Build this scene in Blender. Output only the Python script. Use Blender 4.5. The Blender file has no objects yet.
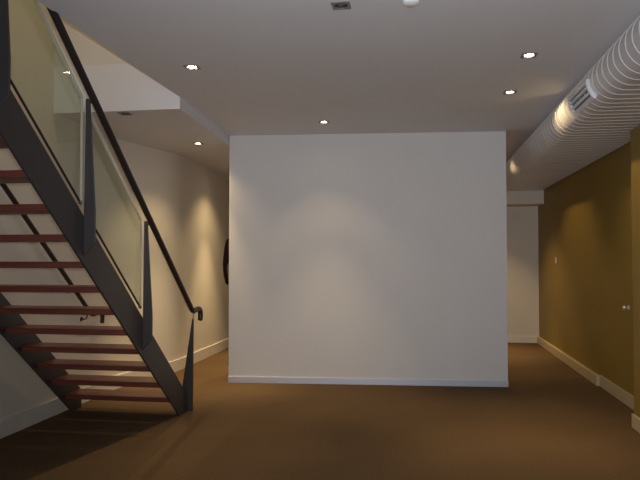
import bpy, bmesh, math, random
from mathutils import Vector, Matrix
random.seed(4)
S = bpy.context.scene
COL = S.collection
PI = math.pi

# ------------------------------------------------------------------ materials
def new_mat(name):
    m = bpy.data.materials.new(name); m.use_nodes = True
    nt = m.node_tree
    return m, nt, nt.nodes['Principled BSDF'], nt.nodes['Material Output']

def paint(name, col, rough=0.6, bump=0.05, scale=60.0, var=0.03, spec=0.3):
    m, nt, b, o = new_mat(name)
    tc = nt.nodes.new('ShaderNodeTexCoord')
    n = nt.nodes.new('ShaderNodeTexNoise'); n.inputs['Scale'].default_value = 2.2; n.inputs['Detail'].default_value = 5
    nt.links.new(tc.outputs['Object'], n.inputs['Vector'])
    mix = nt.nodes.new('ShaderNodeMix'); mix.data_type = 'RGBA'
    mix.inputs[6].default_value = tuple(c*(1-var) for c in col) + (1,)
    mix.inputs[7].default_value = tuple(min(1, c*(1+var)) for c in col) + (1,)
    nt.links.new(n.outputs['Fac'], mix.inputs[0]); nt.links.new(mix.outputs[2], b.inputs['Base Color'])
    n2 = nt.nodes.new('ShaderNodeTexNoise'); n2.inputs['Scale'].default_value = scale; n2.inputs['Detail'].default_value = 3
    nt.links.new(tc.outputs['Object'], n2.inputs['Vector'])
    bp = nt.nodes.new('ShaderNodeBump'); bp.inputs['Strength'].default_value = bump; bp.inputs['Distance'].default_value = 0.01
    nt.links.new(n2.outputs['Fac'], bp.inputs['Height']); nt.links.new(bp.outputs['Normal'], b.inputs['Normal'])
    b.inputs['Roughness'].default_value = rough; b.inputs['Specular IOR Level'].default_value = spec
    return m

def metal(name, col, rough, metallic=0.0, spec=0.5):
    m = paint(name, col, rough, 0.02, 40, 0.06, spec)
    m.node_tree.nodes['Principled BSDF'].inputs['Metallic'].default_value = metallic
    return m

def carpet_mat():
    m, nt, b, o = new_mat('brown carpet')
    tc = nt.nodes.new('ShaderNodeTexCoord')
    n1 = nt.nodes.new('ShaderNodeTexNoise'); n1.inputs['Scale'].default_value = 55; n1.inputs['Detail'].default_value = 6; n1.inputs['Roughness'].default_value = 0.75
    n2 = nt.nodes.new('ShaderNodeTexNoise'); n2.inputs['Scale'].default_value = 1.6; n2.inputs['Detail'].default_value = 4
    for n in (n1, n2): nt.links.new(tc.outputs['Object'], n.inputs['Vector'])
    r = nt.nodes.new('ShaderNodeValToRGB')
    r.color_ramp.elements[0].position = 0.3; r.color_ramp.elements[0].color = (0.104, 0.067, 0.036, 1)
    r.color_ramp.elements[1].position = 0.7; r.color_ramp.elements[1].color = (0.178, 0.115, 0.061, 1)
    nt.links.new(n1.outputs['Fac'], r.inputs['Fac'])
    mx = nt.nodes.new('ShaderNodeMix'); mx.data_type = 'RGBA'; mx.blend_type = 'MULTIPLY'; mx.inputs[0].default_value = 0.25
    nt.links.new(r.outputs['Color'], mx.inputs[6]); nt.links.new(n2.outputs['Fac'], mx.inputs[7])
    nt.links.new(mx.outputs[2], b.inputs['Base Color'])
    bp = nt.nodes.new('ShaderNodeBump'); bp.inputs['Strength'].default_value = 0.5; bp.inputs['Distance'].default_value = 0.006
    nt.links.new(n1.outputs['Fac'], bp.inputs['Height']); nt.links.new(bp.outputs['Normal'], b.inputs['Normal'])
    b.inputs['Roughness'].default_value = 0.95; b.inputs['Specular IOR Level'].default_value = 0.1
    return m

def wood_mat():
    m, nt, b, o = new_mat('dark red timber')
    tc = nt.nodes.new('ShaderNodeTexCoord'); mp = nt.nodes.new('ShaderNodeMapping'); mp.inputs['Scale'].default_value = (1.5, 28, 28)
    nt.links.new(tc.outputs['Object'], mp.inputs['Vector'])
    n = nt.nodes.new('ShaderNodeTexNoise'); n.inputs['Scale'].default_value = 2.0; n.inputs['Detail'].default_value = 6; n.inputs['Distortion'].default_value = 0.6
    nt.links.new(mp.outputs['Vector'], n.inputs['Vector'])
    r = nt.nodes.new('ShaderNodeValToRGB')
    r.color_ramp.elements[0].position = 0.3; r.color_ramp.elements[0].color = (0.10, 0.022, 0.014, 1)
    r.color_ramp.elements[1].position = 0.75; r.color_ramp.elements[1].color = (0.20, 0.048, 0.028, 1)
    nt.links.new(n.outputs['Fac'], r.inputs['Fac']); nt.links.new(r.outputs['Color'], b.inputs['Base Color'])
    b.inputs['Roughness'].default_value = 0.38
    return m

def glass_mat(name, tint):
    m, nt, b, o = new_mat(name); nt.nodes.remove(b)
    tr = nt.nodes.new('ShaderNodeBsdfTransparent'); tr.inputs['Color'].default_value = tint + (1,)
    gl = nt.nodes.new('ShaderNodeBsdfGlossy'); gl.inputs['Roughness'].default_value = 0.0
    ge = nt.nodes.new('ShaderNodeNewGeometry')
    ma = nt.nodes.new('ShaderNodeMix'); ma.data_type = 'FLOAT'; ma.inputs[2].default_value = 1.5; ma.inputs[3].default_value = 1/1.5
    nt.links.new(ge.outputs['Backfacing'], ma.inputs[0])
    fr = nt.nodes.new('ShaderNodeFresnel'); nt.links.new(ma.outputs[0], fr.inputs['IOR'])
    mx = nt.nodes.new('ShaderNodeMixShader')
    nt.links.new(fr.outputs[0], mx.inputs[0]); nt.links.new(tr.outputs[0], mx.inputs[1]); nt.links.new(gl.outputs[0], mx.inputs[2])
    nt.links.new(mx.outputs[0], o.inputs['Surface'])
    return m

def emit_mat(name, col, strength):
    m, nt, b, o = new_mat(name)
    b.inputs['Base Color'].default_value = (0.8, 0.8, 0.8, 1)
    b.inputs['Emission Color'].default_value = col + (1,); b.inputs['Emission Strength'].default_value = strength
    return m

M = dict(
    wall=paint('off white wall paint', (0.76, 0.72, 0.64)),
    part=paint('white partition paint', (0.74, 0.72, 0.70)),
    ceil=paint('ceiling paint', (0.79, 0.79, 0.81)),
    olive=paint('olive ochre wall paint', (0.27, 0.185, 0.038), 0.5),
    base=paint('white gloss skirting', (0.78, 0.75, 0.68), 0.4, 0.01),
    basew=paint('cream skirting', (0.56, 0.47, 0.30), 0.4, 0.01),
    alu=metal('pale blue grey aluminium', (0.66, 0.70, 0.80), 0.35, 0.35),
    carpet=carpet_mat(), wood=wood_mat(),
    steel=metal('charcoal painted steel', (0.052, 0.045, 0.045), 0.42, 0.25, 0.5),
    rail=metal('black brown rail', (0.022, 0.016, 0.016), 0.42),
    chrome=metal('brushed chrome', (0.7, 0.68, 0.64), 0.25, 1.0),
    glass=glass_mat('pale green glass', (0.91, 0.94, 0.88)),
    pane=glass_mat('clear window glass', (0.97, 0.98, 0.98)),
    duct=metal('white coated duct', (0.68, 0.665, 0.66), 0.38, 0.15),
    grille=metal('pale grey grille', (0.72, 0.74, 0.78), 0.35, 0.2),
    slot=paint('grey slot', (0.22, 0.22, 0.22)),
    trim=metal('grey downlight trim', (0.24, 0.23, 0.22), 0.4, 0.3),
    cup=metal('dark downlight cup', (0.07, 0.065, 0.06), 0.4, 0.3),
    lamp=emit_mat('lit halogen', (1.0, 0.80, 0.60), 60.0),
    deadlamp=metal('unlit halogen', (0.10, 0.10, 0.10), 0.2),
    plastic=paint('white plastic', (0.85, 0.86, 0.86), 0.4, 0.0),
    knob=metal('pale metal knob', (0.80, 0.78, 0.70), 0.3, 0.6),
    skin=paint('skin', (0.55, 0.33, 0.24), 0.5, 0.02),
    hair=paint('dark brown hair', (0.016, 0.006, 0.006), 0.7, 0.3, 90, 0.03, 0.1),
    shirt=paint('grey green shirt', (0.12, 0.125, 0.10), 0.85, 0.1),
    jeans=paint('dark trousers', (0.03, 0.032, 0.045), 0.9, 0.1),
    shoe=paint('black shoe', (0.02, 0.02, 0.02), 0.4),
    edge=metal('pale polished glass edge', (0.62, 0.60, 0.48), 0.3),
    eye=paint('eye white', (0.8, 0.78, 0.75), 0.2, 0.0),
    lip=paint('lips', (0.42, 0.17, 0.15), 0.4, 0.0),
)

# ------------------------------------------------------------------ helpers
def bx(bm, x0, x1, y0, y1, z0, z1):
    v = [bm.verts.new((x, y, z)) for z in (z0, z1) for x, y in ((x0, y0), (x1, y0), (x1, y1), (x0, y1))]
    for f in ((3, 2, 1, 0), (4, 5, 6, 7), (0, 1, 5, 4), (1, 2, 6, 5), (2, 3, 7, 6), (3, 0, 4, 7)):
        bm.faces.new([v[i] for i in f])
    return v

def prism(bm, pts, d):
    """closed polygon pts (3-D) swept by vector d"""
    a = [bm.verts.new(p) for p in pts]; b = [bm.verts.new(Vector(p) + Vector(d)) for p in pts]
    n = len(pts)
    bm.faces.new(a); bm.faces.new(list(reversed(b)))
    for i in range(n): bm.faces.new((a[i], b[i], b[(i+1) % n], a[(i+1) % n]))

def tube(bm, pts, r, n=16, cap=True):
    pts = [Vector(p) for p in pts]; rings = []
    up = None
    for i, p in enumerate(pts):
        t = ((pts[min(i+1, len(pts)-1)] - p).normalized() + (p - pts[max(i-1, 0)]).normalized()).normalized()
        if up is None:
            up = Vector((1, 0, 0)) if abs(t.x) < 0.9 else Vector((0, 0, 1))
        a = (up - t*up.dot(t)).normalized(); b = t.cross(a); up = a
        rr = r[i] if isinstance(r, (list, tuple)) else r
        rings.append([bm.verts.new(p + (a*math.cos(2*PI*k/n) + b*math.sin(2*PI*k/n))*rr) for k in range(n)])
    for q, s in zip(rings, rings[1:]):
        for k in range(n): bm.faces.new((q[k], q[(k+1) % n], s[(k+1) % n], s[k]))
    if cap:
        bm.faces.new(list(reversed(rings[0]))); bm.faces.new(rings[-1])

def lathe(bm, prof, c=(0, 0, 0), n=32, closed=False):
    """prof: (r, z) pairs turned about the z axis through c"""
    rings = []
    for r, z in prof:
        if r < 1e-6: rings.append([bm.verts.new((c[0], c[1], c[2]+z))])
        else: rings.append([bm.verts.new((c[0]+r*math.cos(2*PI*k/n), c[1]+r*math.sin(2*PI*k/n), c[2]+z)) for k in range(n)])
    pr = list(zip(rings, rings[1:])) + ([(rings[-1], rings[0])] if closed else [])
    for q, s in pr:
        for k in range(n):
            l = (k+1) % n
            if len(q) == 1: bm.faces.new((q[0], s[l], s[k]))
            elif len(s) == 1: bm.faces.new((q[k], q[l], s[0]))
            else: bm.faces.new((q[k], q[l], s[l], s[k]))

def obj(name, bm, mat, parent=None, smooth=False, bevel=0.0, label=None):
    bmesh.ops.recalc_face_normals(bm, faces=bm.faces)
    if parent is not None:
        o0 = Vector((0, 0, 0)); p = parent
        while p is not None: o0 += p.location; p = p.parent
        bmesh.ops.translate(bm, vec=-o0, verts=bm.verts)
    me = bpy.data.meshes.new(name); bm.to_mesh(me); bm.free()
    me.materials.append(mat)
    if smooth:
        for p in me.polygons: p.use_smooth = True
        me.set_sharp_from_angle(angle=math.radians(40))
    o = bpy.data.objects.new(name, me); COL.objects.link(o)
    if parent is not None: o.parent = parent
    if bevel:
        b = o.modifiers.new('bevel', 'BEVEL'); b.width = bevel; b.segments = 2; b.limit_method = 'ANGLE'
    if label: o['label'] = label
    return o

def struct(name, bm, mat, **k):
    o = obj(name, bm, mat, **k); o['kind'] = 'structure'; return o

def tag(o, label, cat, group=None):
    o['label'] = label; o['category'] = cat
    if group: o['group'] = group
    return o

def thing(name, label, cat, loc, group=None):
    o = bpy.data.objects.new(name, None); COL.objects.link(o); o.location = loc; o.empty_display_size = 0.1
    return tag(o, label, cat, group)

def dup(root, loc, label, light=None):
    r = root.copy(); COL.objects.link(r); r.location = loc; r['label'] = label
    for ch in list(root.children):
        c = ch.copy(); COL.objects.link(c); c.parent = r
        for g in list(ch.children):
            d = g.copy(); COL.objects.link(d); d.parent = c
    return r

# ------------------------------------------------------------------ dimensions (metres)
H = 3.0            # main ceiling
HL = 2.89          # lowered ceiling on the left
XL, XLF, YJ = -3.46, -3.19, 7.02      # left wall: by the stair, farther on, where it steps
XV, YV, YN = -2.19, 5.64, 1.85        # stairwell opening: right edge, far edge, near edge
YB, YR = 11.86, -3.4                  # back wall, wall behind the camera
XA, XB, XC = 2.10, 2.10, 1.88        # right wall faces
YA, YC = 7.98, 6.08
HU = 5.9                              # ceiling over the stairwell upstairs

# ------------------------------------------------------------------ the setting
bm = bmesh.new(); bx(bm, -3.7, 2.4, YR-0.2, YB+0.2, -0.2, 0); struct('floor', bm, M['carpet'])

lit_main = [(-1.752, 4.763), (-1.028, 6.92), (0.808, 4.86), (0.816, 5.924)]
hid_main = [(0.816, 9.0), (0.95, 10.6)]
dead_main = [(-0.45, 3.723)]
lit_low = [(-2.634, 7.38), (-2.634, 9.25)]
dead_low = [(-2.78, 5.745)]
RH = 0.043

def slab(name, outline, holes, z, t):
    bm = bmesh.new(); ed = []
    def loop(pts):
        v = [bm.verts.new((x, y, z)) for x, y in pts]
        for i in range(len(v)): ed.append(bm.edges.new((v[i], v[(i+1) % len(v)])))
    loop(outline)
    for hx, hy in holes: loop([(hx+RH*math.cos(2*PI*k/20), hy+RH*math.sin(2*PI*k/20)) for k in range(20)])
    bmesh.ops.triangle_fill(bm, use_beauty=True, use_dissolve=False, edges=ed)
    r = bmesh.ops.extrude_face_region(bm, geom=list(bm.faces))
    bmesh.ops.translate(bm, vec=(0, 0, t), verts=[e for e in r['geom'] if isinstance(e, bmesh.types.BMVert)])
    return struct(name, bm, M['ceil'])
slab('ceiling', [(XL-0.2, YR-0.2), (2.4, YR-0.2), (2.4, YB+0.2), (-2.30, YB+0.2), (-2.30, 7.53), (XV, YV), (XV, YN), (XL-0.2, YN)],
     lit_main + hid_main + dead_main, H, 0.32)
slab('ceiling', [(XL-0.2, YV), (XV, YV), (-2.30, 7.53), (-2.30, YB+0.2), (XL-0.2, YB+0.2)], lit_low + dead_low, HL, 0.45)

# left wall with its step, running up through the stairwell
def left_line(off):
    pts = [(XL+off, YR, 0)]
    for k in range(25):
        t = k/24; pts.append((XL+off+(XLF-XL)*(0.5-0.5*math.cos(PI*t)), YJ-0.2+1.45*t, 0))
    return pts+[(XLF+off, YB, 0)]
bm = bmesh.new()
prism(bm, left_line(0)+[(XL-0.2, YB, 0), (XL-0.2, YR, 0)], (0, 0, HL))
bx(bm, XL-0.2, XL, YR, YV, HL, HU)
struct('wall_left', bm, M['wall'], smooth=True)
bm = bmesh.new()
prism(bm, left_line(0.018)+list(reversed(left_line(0))), (0, 0, 0.155))
struct('baseboard_left', bm, M['base'], bevel=0.004)
# stairwell walls above
bm = bmesh.new()
bx(bm, XL, XV, YV, YV+0.15, HL+0.45, HU); bx(bm, XV, XV+0.15, YN-0.15, YV+0.15, H+0.32, HU); bx(bm, XL, XV, YN-1.6, YN-1.45, H+0.32, HU)
bx(bm, XV, XV+0.15, YN-1.6, YN-0.15, H+0.32, HU)
struct('wall_stairwell', bm, M['wall'])
bm = bmesh.new(); bx(bm, XL-0.2, XV+0.15, YN-1.6, YV+0.15, HU, HU+0.2); struct('ceiling', bm, M['ceil'])

# back wall, header over the end of the passage
bm = bmesh.new(); bx(bm, XL-0.2, 2.4, YB, YB+0.2, 0, H); struct('wall_back', bm, M['wall'])
bm = bmesh.new(); bx(bm, XLF, XA-0.018, YB-0.016, YB, 0, 0.115); struct('baseboard_back', bm, M['base'])
bm = bmesh.new(); bx(bm, -2.3, XA, 11.32, YB, 2.43, H); struct('trim_1', bm, M['wall'])

# right wall: three faces that step
bm = bmesh.new(); bx(bm, XA, 2.4, YR, YB, 0, H)
bx(bm, XC, XB, YR, YC, 0, 2.645)
wall_right = struct('wall_right', bm, M['olive'])
bm = bmesh.new()
bx(bm, XA-0.045, XA, YA, YB, 0, 0.12)
bx(bm, XB-0.014, XB, YC, YA, 0, 0.135); bx(bm, XC-0.018, XC, YR, YC+0.018, 0, 0.12); bx(bm, XC, XB-0.018, YC, YC+0.018, 0, 0.12)
struct('baseboard_right', bm, M['basew'], bevel=0.004)

# partition in the middle of the room
PL, PR = Vector((-2.285, 7.526, 0)), Vector((1.019, 7.764, 0))
pd = (PR-PL).normalized(); pn = Vector((pd.y, -pd.x, 0))   # pn faces the camera
bm = bmesh.new(); prism(bm, [PL, PR, PR-pn*0.14, PL-pn*0.14], (0, 0, H)); struct('wall_partition', bm, M['part'])
bm = bmesh.new()
e = 0.004
prism(bm, [PL-pd*e+pn*0.012, PR+pd*e+pn*0.012, PR+pd*e, PL-pd*e], (0, 0, 0.075))
struct('baseboard_partition', bm, M['alu'], bevel=0.003)

# wall behind the camera; its wide window is added for cool fill light
bm = bmesh.new()
WX0, WX1, WZ0, WZ1 = -2.4, 1.3, 0.7, 2.7
bx(bm, XL, WX0, YR-0.2, YR, 0, H); bx(bm, WX1, 2.4, YR-0.2, YR, 0, H); bx(bm, WX0, WX1, YR-0.2, YR, 0, WZ0); bx(bm, WX0, WX1, YR-0.2, YR, WZ1, H)
struct('wall_rear', bm, M['wall'])
bm = bmesh.new()
for x in (WX0, (WX0*2+WX1)/3, (WX0+WX1*2)/3, WX1-0.06): bx(bm, x, x+0.06, YR-0.14, YR-0.08, WZ0, WZ1)
bx(bm, WX0, WX1, YR-0.14, YR-0.08, WZ0, WZ0+0.06); bx(bm, WX0, WX1, YR-0.14, YR-0.08, WZ1-0.06, WZ1)
w = struct('fill_window', bm, M['base'])
bm = bmesh.new(); bx(bm, WX0+0.02, WX1-0.02, YR-0.114, YR-0.108, WZ0+0.02, WZ1-0.02); obj('pane', bm, M['pane'], w)

# ------------------------------------------------------------------ staircase
SX0, SX1 = -3.385, -2.264          # outer faces of the two stringers
T = 0.016
def zlo(y): return 4.785-0.815*y
def zup(y): return 5.11-0.815*y
stair = thing('staircase', 'open-riser steel staircase with dark red timber treads and glass balustrade at the left', 'staircase', (-2.8, 6.0, 0))
Ytop = 2.05
for x0, yend in ((SX0, 6.05), (SX1-T, 6.07)):
    bm = bmesh.new()
    prism(bm, [(x0, 4.785/0.815, 0), (x0, yend, 0), (x0, yend, zup(yend)), (x0, Ytop, zup(Ytop)), (x0, Ytop, zlo(Ytop))], (T, 0, 0))
    obj('stringer', bm, M['steel'], stair, bevel=0.002)
for k in range(1, 18):
    z = 0.1827*k + 0.0153; yn = (4.8127-z)/0.805
    if yn < Ytop: break
    bm = bmesh.new(); bx(bm, SX0+T, SX1-T, yn, yn+0.275, z-0.045, z)
    obj('tread', bm, M['wood'], stair, bevel=0.004)
# fin posts standing off the outer stringer
FX = SX1
def rz(y): return 5.93-0.82*y
RX = -2.2
for y in (3.13, 4.07, 5.03):
    zt = rz(y)+0.005; zb = zlo(y)+0.05
    bm = bmesh.new()
    prism(bm, [(FX, y, zb), (FX+0.082, y, zb+0.09), (FX+0.082, y, zb+0.30), (FX+0.033, y, zt), (FX+0.005, y, zt), (FX, y, zup(y))], (0, 0.014, 0))
    p = obj('baluster_post', bm, M['steel'], stair, bevel=0.002)
    bm = bmesh.new(); tube(bm, [(FX+0.02, y+0.007, zt-0.03), (RX-0.03, y+0.007, zt-0.03), (RX-0.012, y+0.007, zt-0.012)], 0.007, 10)
    obj('rail_bracket', bm, M['rail'], p, smooth=True)
y = 6.075
bm = bmesh.new(); prism(bm, [(-2.352, y, 0), (-2.208, y, 0), (-2.205, y, 0.90), (-2.22, y, 0.90)], (0, 0.014, 0))
p = obj('baluster_post', bm, M['steel'], stair, bevel=0.002)
bm = bmesh.new(); tube(bm, [(-2.212, y+0.007, 0.895), (-2.205, y+0.007, 0.97)], 0.006, 10); obj('rail_bracket', bm, M['chrome'], p, smooth=True)
# glass panels
GX = FX-0.012
for y0, y1 in ((2.1, 3.11), (3.165, 4.045), (4.10, 5.00)):
    def g0(y): return 5.165-0.815*y
    def g1(y): return rz(y)-0.008
    bm = bmesh.new(); prism(bm, [(GX, y0, g0(y0)), (GX, y1, g0(y1)), (GX, y1, g1(y1)), (GX, y0, g1(y0))], (0.010, 0, 0))
    g = obj('glass_panel', bm, M['glass'], stair)
    bm = bmesh.new()
    prism(bm, [(GX-0.001, y0, g0(y0)-0.004), (GX-0.001, y1, g0(y1)-0.004), (GX-0.001, y1, g0(y1)+0.009), (GX-0.001, y0, g0(y0)+0.009)], (0.012, 0, 0))
    obj('edge_channel', bm, M['rail'], g)
    bm = bmesh.new()
    prism(bm, [(GX-0.002, y0, g1(y0)-0.020), (GX-0.002, y1, g1(y1)-0.020), (GX-0.002, y1, g1(y1)+0.003), (GX-0.002, y0, g1(y0)+0.003)], (0.014, 0, 0))
    obj('top_edge', bm, M['edge'], g)
    for yy in (y0-0.004, y1-0.008):
        bm = bmesh.new(); prism(bm, [(GX-0.002, yy, g0(yy)), (GX-0.002, yy+0.012, g0(yy+0.012)), (GX-0.002, yy+0.012, g1(yy+0.012)-0.02), (GX-0.002, yy, g1(yy)-0.02)], (0.014, 0, 0))
        obj('side_edge', bm, M['edge'], g)
    for yy in (y0+0.05, y1-0.03):
        bm = bmesh.new(); tube(bm, [(FX-0.006, yy, g0(yy)-0.012), (FX+0.012, yy, g0(yy)-0.012)], 0.011, 16)
        obj('clamp', bm, M['chrome'], g, smooth=True)
# handrail with its crook
def rail_path(x, zf, y_end, y_start):
    pts = [(x, y_start, zf(y_start)), (x, (y_start+y_end)/2, zf((y_start+y_end)/2)), (x, y_end-0.06, zf(y_end-0.06))]
    z = zf(y_end)+0.012; r = 0.055
    pts += [(x, y_end-0.02, zf(y_end-0.02)+0.006), (x, y_end+0.02, z), (x, y_end+0.10, z+0.01), (x, y_end+0.16, z+0.01)]
    for a in range(1, 7):
        t = PI/2*a/6; pts.append((x, y_end+0.16+r*math.sin(t), z+0.01-r*(1-math.cos(t))))
    pts.append((x, y_end+0.16+r, z-0.085)); pts.append((x, y_end+0.15+r, z-0.105))
    return pts
bm = bmesh.new(); tube(bm, rail_path(RX, rz, 6.05, 2.1), 0.025, 20); obj('handrail', bm, M['rail'], stair, smooth=True)

# rail on the wall
WXR = -3.395
def wz(y): return 6.032-0.815*y
wr = thing('wall_handrail', 'black handrail fixed along the white wall behind the stair treads', 'handrail', (XL, 6.0, 0.9))
bm = bmesh.new(); tube(bm, rail_path(WXR, wz, 6.30, 2.1), 0.022, 20); obj('rail', bm, M['rail'], wr, smooth=True)
for y in (6.19, 4.4, 2.7):
    bm = bmesh.new()
    tube(bm, [(XL+0.006, y, wz(y)-0.115), (WXR-0.02, y, wz(y)-0.115), (WXR-0.004, y, wz(y)-0.105), (WXR, y, wz(y)-0.085), (WXR, y, wz(y)-0.018)], 0.006, 10)
    b = obj('bracket', bm, M['rail'], wr, smooth=True)
    bm = bmesh.new(); tube(bm, [(XL, y, wz(y)-0.115), (XL+0.008, y, wz(y)-0.115)], 0.022, 18); obj('rosette', bm, M['rail'], b, smooth=True)

# ------------------------------------------------------------------ ventilation duct
duct = thing('ventilation_duct', 'long white ribbed oval air duct under the ceiling along the olive wall', 'duct', (1.6, 5.0, 2.655))
DR, DC, DZ0, DX1 = 0.165, 1.417, 2.655, 2.09
def section(g):
    """outline of the flat oval grown by g"""
    pts = []
    zc = DZ0+DR; r = DR+g
    for k in range(0, 17):
        a = PI/2+PI*k/16; pts.append((DC+r*math.cos(a), zc+r*math.sin(a)))
    c = 0.03
    for k in range(0, 5):
        a = -PI/2+PI/2*k/4; pts.append((DX1-c-0.008+(c+g)*math.cos(a), DZ0+c+(c+g)*math.sin(a)))
    for k in range(0, 5):
        a = PI/2*k/4; pts.append((DX1-c-0.008+(c+g)*math.cos(a), DZ0+2*DR-c+(c+g)*math.sin(a)))
    return pts
bm = bmesh.new(); rings = []
y = YR+0.02; P = 0.127
ys = []
while y < 11.3:
    for dy, g in ((0.0, 0.0), (0.003, 0.0042), (0.013, 0.0042), (0.016, 0.0)):
        if y+dy < 11.3: ys.append((y+dy, g))
    y += P
ys.append((11.318, 0.0))
for y, g in ys: rings.append([bm.verts.new((x, y, z)) for x, z in section(g)])
n = len(rings[0])
for q, s in zip(rings, rings[1:]):
    for k in range(n): bm.faces.new((q[k], q[(k+1) % n], s[(k+1) % n], s[k]))
bm.faces.new(rings[0]); bm.faces.new(list(reversed(rings[-1])))
obj('duct_body', bm, M['duct'], duct, smooth=True)
# side register
def on_side(a, r): return (DC+r*math.cos(a), DZ0+DR+r*math.sin(a))
a0, a1 = math.radians(182), math.radians(222)
gy0, gy1 = 4.98, 5.52
def plate(bm, a0, a1, r0, r1, y0, y1):
    p = [on_side(a0, r0), on_side(a0, r1), on_side(a1, r1), on_side(a1, r0)]
    prism(bm, [(x, y0, z) for x, z in p], (0, y1-y0, 0))
bm = bmesh.new()
plate(bm, a0, a1, DR-0.02, DR+0.012, gy0, gy1)
gr = obj('air_register', bm, M['slot'], duct)
bm = bmesh.new()
d = math.radians(5); r0, r1 = DR-0.01, DR+0.024
plate(bm, a0-d, a0+d, r0, r1, gy0, gy1); plate(bm, a1-d, a1+d, r0, r1, gy0, gy1)
for yy in (gy0-0.022, gy1):
    for k in range(4): plate(bm, a0-d+(a1-a0+2*d)*k/4, a0-d+(a1-a0+2*d)*(k+1)/4, r0, r1, yy, yy+0.022)
for k in (1, 2):
    a = a0+(a1-a0)*k/3; plate(bm, a-d*0.6, a+d*0.6, r0, r1-0.002, gy0, gy1)
obj('register_frame', bm, M['grille'], gr)

# ------------------------------------------------------------------ downlights
def make_downlight(name, label, loc, group, lit=True):
    t = thing(name, label, 'ceiling light', loc, group)
    x, y, z = loc
    # square trim plate with a round hole
    bm = bmesh.new(); h = 0.055; n = 32; ro = []; ri = []
    for k in range(n):
        a = 2*PI*k/n; c, s = math.cos(a), math.sin(a); m = h/max(abs(c), abs(s))
        ro.append((x+c*m, y+s*m)); ri.append((x+c*RH, y+s*RH))
    lo = [bm.verts.new((p[0], p[1], z-0.006)) for p in ro]; li = [bm.verts.new((p[0], p[1], z-0.006)) for p in ri]
    to = [bm.verts.new((p[0], p[1], z)) for p in ro]; ti = [bm.verts.new((p[0], p[1], z)) for p in ri]
    for k in range(n):
        l = (k+1) % n
        bm.faces.new((lo[k], lo[l], li[l], li[k])); bm.faces.new((lo[k], to[k], to[l], lo[l]))
        bm.faces.new((li[k], li[l], ti[l], ti[k])); bm.faces.new((to[k], ti[k], ti[l], to[l]))
    obj('trim_plate', bm, M['trim'], t)
    bm = bmesh.new(); lathe(bm, [(RH-0.001, 0.0), (RH-0.001, 0.10), (0, 0.10)], loc, 28); obj('housing', bm, M['cup'], t, smooth=True)
    bm = bmesh.new(); lathe(bm, [(0.036, -0.002), (0.040, -0.002), (0.040, 0.008), (0.034, 0.05), (0.020, 0.09), (0.018, 0.09), (0.032, 0.05), (0.036, 0.006)], loc, 28, True)
    g = obj('gimbal_ring', bm, M['cup'], t, smooth=True)
    bm = bmesh.new(); lathe(bm, [(0, 0.002), (0.022, 0.003), (0.034, 0.007), (0.030, 0.02), (0.0, 0.022)], loc, 28)
    obj('halogen_lamp', bm, M['lamp' if lit else 'deadlamp'], t, smooth=True)
    return t
GRP = 'recessed ceiling downlights'
E0 = 50.0
def spot(par, beam, spill, tilt=0, cone=96):
    """the narrow beam of a halogen and its wide spill"""
    for nm, e, size, blend, t in (('halogen_beam', beam, 58, 1.0, 0), ('halogen_spill', spill, cone, 0.6 if cone < 100 else 1.0, tilt)):
        L = bpy.data.lights.new(nm, 'SPOT'); L.energy = e; L.color = (1.0, 0.71, 0.36)
        L.spot_size = math.radians(size); L.spot_blend = blend; L.shadow_soft_size = 0.025
        o = bpy.data.objects.new(nm, L); COL.objects.link(o); o.parent = par; o.location = (0, 0, -0.012)
        o.rotation_euler = (0, -math.radians(t), 0)
labels = ['lit square downlight in the ceiling nearest the staircase glass',
          'small lit downlight in the ceiling just in front of the white partition',
          'nearer lit downlight of the two beside the white duct',
          'farther lit downlight of the two beside the white duct']
d0 = make_downlight('downlight', labels[0], (lit_main[0][0], lit_main[0][1], H), GRP)
lights = [d0] + [dup(d0, (x, y, H), l) for (x, y), l in zip(lit_main[1:], labels[1:])]
lights += [dup(d0, (x, y, H), l) for (x, y), l in zip(hid_main, ['lit downlight over the passage behind the partition by the duct', 'lit downlight hidden behind the partition nearest the back wall'])]
lights += [dup(d0, (x, y, HL), l) for (x, y), l in zip(lit_low, ['lit downlight in the lowered ceiling left of the partition', 'lit downlight in the lowered ceiling hidden behind the partition'])]
dd = make_downlight('downlight', 'unlit square downlight in the ceiling at the top edge, nearest the viewer', (dead_main[0][0], dead_main[0][1], H), GRP, False)
dup(dd, (dead_low[0][0], dead_low[0][1], HL), 'unlit dark downlight in the lowered ceiling beyond the stairwell edge')
for l, (b, w, t) in zip(lights, ((85, 16, 0), (110, 14, 0), (95, 22, 0), (100, 32, 36), (60, 40, 24), (260, 90, 0), (280, 62, 0), (300, 68, 0))): spot(l, b, w, t, 112 if b in (280, 300) else 96)
# unseen downlight added upstairs to brighten the stairwell
up = dup(d0, (-2.75, 4.9, HU), 'unseen downlight added over the stairwell on the upper floor')
L = bpy.data.lights.new('halogen_beam', 'SPOT'); L.energy = 18; L.color = (1.0, 0.88, 0.74); L.spot_size = math.radians(172); L.spot_blend = 0.6; L.shadow_soft_size = 0.05
o = bpy.data.objects.new('halogen_beam', L); COL.objects.link(o); o.parent = up; o.location = (0, 0, -0.012)

# smoke detector
bm = bmesh.new(); lathe(bm, [(0, -0.028), (0.030, -0.028), (0.046, -0.018), (0.050, 0.0), (0, 0.0)], (-0.04, 3.72, H), 32)
tag(obj('smoke_detector', bm, M['plastic'], None, smooth=True), 'round white smoke detector on the ceiling, cut by the top edge', 'smoke detector')

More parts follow.
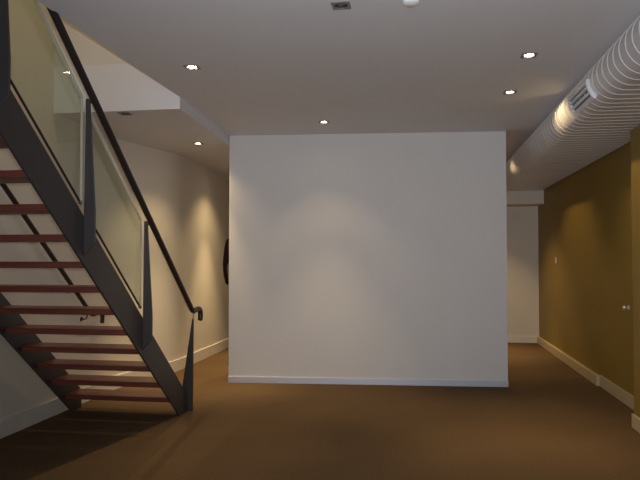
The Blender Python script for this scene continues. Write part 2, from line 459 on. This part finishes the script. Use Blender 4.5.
# small fittings on the olive wall
YS = 10.3
sw = thing('wall_switch', 'small pale switch plate at eye height on the olive wall', 'switch', (XA, YS, 1.47))
bm = bmesh.new(); bx(bm, XA-0.010, XA, YS-0.04, YS+0.04, 1.41, 1.53); obj('plate', bm, M['olive'], sw, bevel=0.002)
bm = bmesh.new(); bx(bm, XA-0.022, XA-0.010, YS-0.018, YS+0.018, 1.425, 1.515); obj('rocker', bm, M['plastic'], sw, bevel=0.003)
YK = 6.91
bm = bmesh.new(); tube(bm, [(XB-0.006, YK, 1.0), (XB-0.03, YK, 1.0), (XB-0.034, YK, 1.0), (XB-0.045, YK, 1.0), (XB-0.055, YK, 1.0), (XB-0.06, YK, 1.0)], [0.009, 0.009, 0.018, 0.024, 0.02, 0.010], 20)
kb = obj('knob', bm, M['knob'], wall_right, smooth=True, label='small round pale knob low on the olive wall')
bm = bmesh.new(); tube(bm, [(XB-0.006, YK, 1.0), (XB, YK, 1.0)], 0.026, 20); obj('backplate', bm, M['knob'], kb, smooth=True)

# ------------------------------------------------------------------ person behind the partition, in profile facing right
def skin_mesh(name, verts, edges, mat, parent, sub=2, label=None):
    """verts: (x, y, z, radius) in the person's own frame, x forward"""
    me = bpy.data.meshes.new(name); me.from_pydata([v[:3] for v in verts], edges, [])
    me.materials.append(mat)
    o = bpy.data.objects.new(name, me); COL.objects.link(o)
    if parent is not None: o.parent = parent
    k = o.modifiers.new('skin', 'SKIN'); k.use_smooth_shade = True
    for i, v in enumerate(verts):
        r = v[3]; me.skin_vertices[0].data[i].radius = r if isinstance(r, tuple) else (r, r)
    me.skin_vertices[0].data[0].use_root = True
    m = o.modifiers.new('subdivision', 'SUBSURF'); m.levels = sub; m.render_levels = sub
    if label: o['label'] = label
    return o
PX, PY = -2.468, 8.35
person = thing('person', 'person with long dark hair standing half hidden behind the left end of the partition', 'person', (PX, PY, 0))
V = []; E = []
def chain(start, pts):
    i = start
    for p in pts:
        V.append(p); j = len(V)-1
        if i is not None: E.append((i, j))
        i = j
    return i
chain(None, [(0.06, 0, 0.94, (0.15, 0.11))])
top = chain(0, [(0.055, 0, 1.08, (0.125, 0.095)), (0.04, 0, 1.25, (0.145, 0.105)), (0.01, 0, 1.38, (0.135, 0.085)), (0.0, 0, 1.46, 0.055), (0.015, 0, 1.53, 0.048)])
head = chain(top, [(0.035, 0, 1.585, (0.094, 0.074)), (0.028, 0, 1.65, (0.118, 0.094)), (0.022, 0, 1.715, (0.104, 0.084))])
chain(top+2, [(0.128, 0, 1.650, 0.014), (0.150, 0, 1.628, 0.013)])        # nose
chain(top+1, [(0.088, 0, 1.545, 0.040)])                                   # chin
for s in (-1, 1):
    w = chain(3, [(0.018, s*0.105, 1.392, 0.066), (0.030, s*0.168, 1.372, 0.056), (0.07+0.02*s, s*0.20, 1.12, 0.043), (0.17+0.04*s, s*0.205, 0.90, 0.030), (0.20+0.045*s, s*0.205, 0.85, 0.026), (0.225+0.05*s, s*0.205, 0.80, (0.032, 0.016))])
    hx, hy, hz = V[w][:3]
    for f, (dx, L) in enumerate(((0.027, 0.070), (0.009, 0.080), (-0.009, 0.074), (-0.026, 0.058))):
        chain(w, [(hx+dx, hy, hz-0.04, 0.0095), (hx+dx+0.006, hy-s*0.006, hz-0.04-L*0.5, 0.0088), (hx+dx+0.016, hy-s*0.018, hz-0.04-L, 0.0075)])
    chain(w-1, [(hx+0.035, hy-s*0.012, hz+0.02, 0.012), (hx+0.052, hy-s*0.022, hz-0.02, 0.010), (hx+0.056, hy-s*0.026, hz-0.05, 0.0085)])
    chain(0, [(0.065, s*0.092, 0.86, 0.088), (0.10+0.04*s, s*0.098, 0.48, 0.058), (0.08+0.05*s, s*0.10, 0.26, 0.052), (0.06+0.06*s, s*0.10, 0.075, 0.036), (0.14+0.06*s, s*0.105, 0.04, 0.034), (0.22+0.06*s, s*0.11, 0.028, 0.026)])
body = skin_mesh('body', V, E, M['skin'], person)
# bake the body, then cut the clothes from its surface so that they follow it
bpy.context.view_layer.update()
dg = bpy.context.evaluated_depsgraph_get()
baked = bpy.data.meshes.new_from_object(body.evaluated_get(dg))
body.modifiers.clear(); body.data = baked
bm = bmesh.new(); bm.from_mesh(baked); bmesh.ops.delete(bm, geom=[v for v in bm.verts if not v.link_faces], context='VERTS'); bm.to_mesh(baked); bm.free()
for p in baked.polygons: p.use_smooth = True
def garment(name, mat, keep, grow, label):
    bm = bmesh.new(); bm.from_mesh(baked); bm.normal_update()
    bmesh.ops.delete(bm, geom=[f for f in bm.faces if not keep(f.calc_center_median())], context='FACES')
    seen, best = set(), []
    for f0 in bm.faces:                                    # keep the largest connected piece only
        if f0 in seen: continue
        st, isl = [f0], []; seen.add(f0)
        while st:
            f = st.pop(); isl.append(f)
            for e in f.edges:
                for g in e.link_faces:
                    if g not in seen: seen.add(g); st.append(g)
        if len(isl) > len(best): best = isl
    best = set(best)
    bmesh.ops.delete(bm, geom=[f for f in bm.faces if f not in best], context='FACES')
    bmesh.ops.delete(bm, geom=[v for v in bm.verts if not v.link_faces], context='VERTS')
    for v in bm.verts: v.co += v.normal*grow(v.co)
    for k in range(3): bmesh.ops.smooth_vert(bm, verts=bm.verts, factor=0.3, use_axis_x=True, use_axis_y=True, use_axis_z=True)
    me = bpy.data.meshes.new(name); bm.to_mesh(me); bm.free()
    me.materials.clear(); me.materials.append(mat)
    for p in me.polygons: p.use_smooth = True
    o = bpy.data.objects.new(name, me); COL.objects.link(o); o.parent = person; o['label'] = label
    m = o.modifiers.new('thickness', 'SOLIDIFY'); m.thickness = 0.005; m.offset = 1.0
garment('shirt', M['shirt'], lambda c: (0.90 < c.z < 1.47 and abs(c.y) < 0.155) or (0.93 < c.z < 1.47 and abs(c.y) >= 0.155), lambda c: 0.020 if c.z < 1.1 else 0.013, 'grey green long-sleeved shirt')
garment('trousers', M['jeans'], lambda c: 0.07 < c.z < 0.99 and abs(c.y) < 0.168, lambda c: 0.013, 'dark trousers')
for s in (-1, 1):
    bm = bmesh.new(); bmesh.ops.create_uvsphere(bm, u_segments=16, v_segments=10, radius=0.03)
    bmesh.ops.scale(bm, vec=(0.65, 0.35, 1.05), verts=bm.verts); bmesh.ops.translate(bm, vec=(PX+0.02, PY+s*0.083, 1.64), verts=bm.verts)
    obj('ear', bm, M['skin'], person, smooth=True)
for s in (-1, 1):
    skin_mesh('shoe', [(0.04+0.06*s, s*0.102, 0.048, 0.048), (0.12+0.06*s, s*0.105, 0.046, 0.046), (0.20+0.06*s, s*0.11, 0.040, 0.040), (0.255+0.06*s, s*0.112, 0.030, 0.030)], [(0, 1), (1, 2), (2, 3)], M['shoe'], person)
    bm = bmesh.new(); bmesh.ops.create_uvsphere(bm, u_segments=16, v_segments=10, radius=0.012); bmesh.ops.translate(bm, vec=(PX+0.113, PY+s*0.033, 1.648), verts=bm.verts)
    obj('eye', bm, M['eye'], person, smooth=True)
bm = bmesh.new(); tube(bm, [(PX+0.112, PY-0.024, 1.586), (PX+0.124, PY, 1.588), (PX+0.112, PY+0.024, 1.586)], [0.004, 0.007, 0.004], 10)
obj('mouth', bm, M['lip'], person, smooth=True)
# hair: a cap that falls down the back
bm = bmesh.new(); rings = []
for z, x0, x1, w in ((1.800, 0.0, 0.03, 0.02), (1.790, -0.045, 0.075, 0.060), (1.765, -0.085, 0.110, 0.090), (1.745, -0.103, 0.104, 0.100), (1.71, -0.112, 0.060, 0.106), (1.65, -0.124, 0.035, 0.112), (1.58, -0.132, 0.020, 0.112), (1.50, -0.140, 0.000, 0.115),
                     (1.42, -0.142, -0.02, 0.118), (1.34, -0.138, -0.03, 0.115), (1.26, -0.126, -0.04, 0.105), (1.19, -0.112, -0.05, 0.085), (1.15, -0.098, -0.07, 0.05)):
    cx, rx = (x0+x1)/2, (x1-x0)/2
    rings.append([bm.verts.new((PX+cx+rx*math.cos(2*PI*k/28), PY+w*math.sin(2*PI*k/28), z)) for k in range(28)])
for q, s2 in zip(rings, rings[1:]):
    for k in range(28): bm.faces.new((q[k], q[(k+1) % 28], s2[(k+1) % 28], s2[k]))
bm.faces.new(rings[0]); bm.faces.new(list(reversed(rings[-1])))
hr = obj('hair', bm, M['hair'], person, smooth=True, label='long dark brown hair')

# ------------------------------------------------------------------ lights and camera
wl = bpy.data.lights.new('window_fill', 'AREA'); wl.shape = 'RECTANGLE'; wl.size = WX1-WX0-0.1; wl.size_y = WZ1-WZ0-0.1  # soft cool fill added through the unseen rear window
wl.energy = 85; wl.color = (0.76, 0.88, 1.0)
o = bpy.data.objects.new('window_fill', wl); COL.objects.link(o); o.location = ((WX0+WX1)/2, YR-0.19, (WZ0+WZ1)/2); o.rotation_euler = (math.radians(90), 0, 0)
fl = bpy.data.lights.new('camera_flash', 'SPOT'); fl.energy = 365; fl.color = (0.95, 0.945, 1.0); fl.spot_size = math.radians(86); fl.spot_blend = 1.0; fl.shadow_soft_size = 0.02
fo = bpy.data.objects.new('camera_flash', fl); COL.objects.link(fo); fo.location = (0.03, 0.0, 1.55); fo.rotation_euler = (math.radians(101), 0, math.radians(4))
W = bpy.data.worlds.new('dusk sky'); S.world = W; W.use_nodes = True
W.node_tree.nodes['Background'].inputs['Color'].default_value = (0.35, 0.45, 0.6, 1); W.node_tree.nodes['Background'].inputs['Strength'].default_value = 0.3

cam = bpy.data.cameras.new('camera'); cam.sensor_width = 36; cam.lens = 36; cam.clip_start = 0.05
co = bpy.data.objects.new('camera', cam); COL.objects.link(co); co.location = (0, 0, 1.5)
co.rotation_euler = (math.radians(91.65), 0, math.radians(8.8)); S.camera = co
S.view_settings.view_transform = 'Standard'; S.view_settings.look = 'None'; S.view_settings.gamma = 1.0
S.view_settings.use_curve_mapping = False; S.view_settings.exposure = 0.0
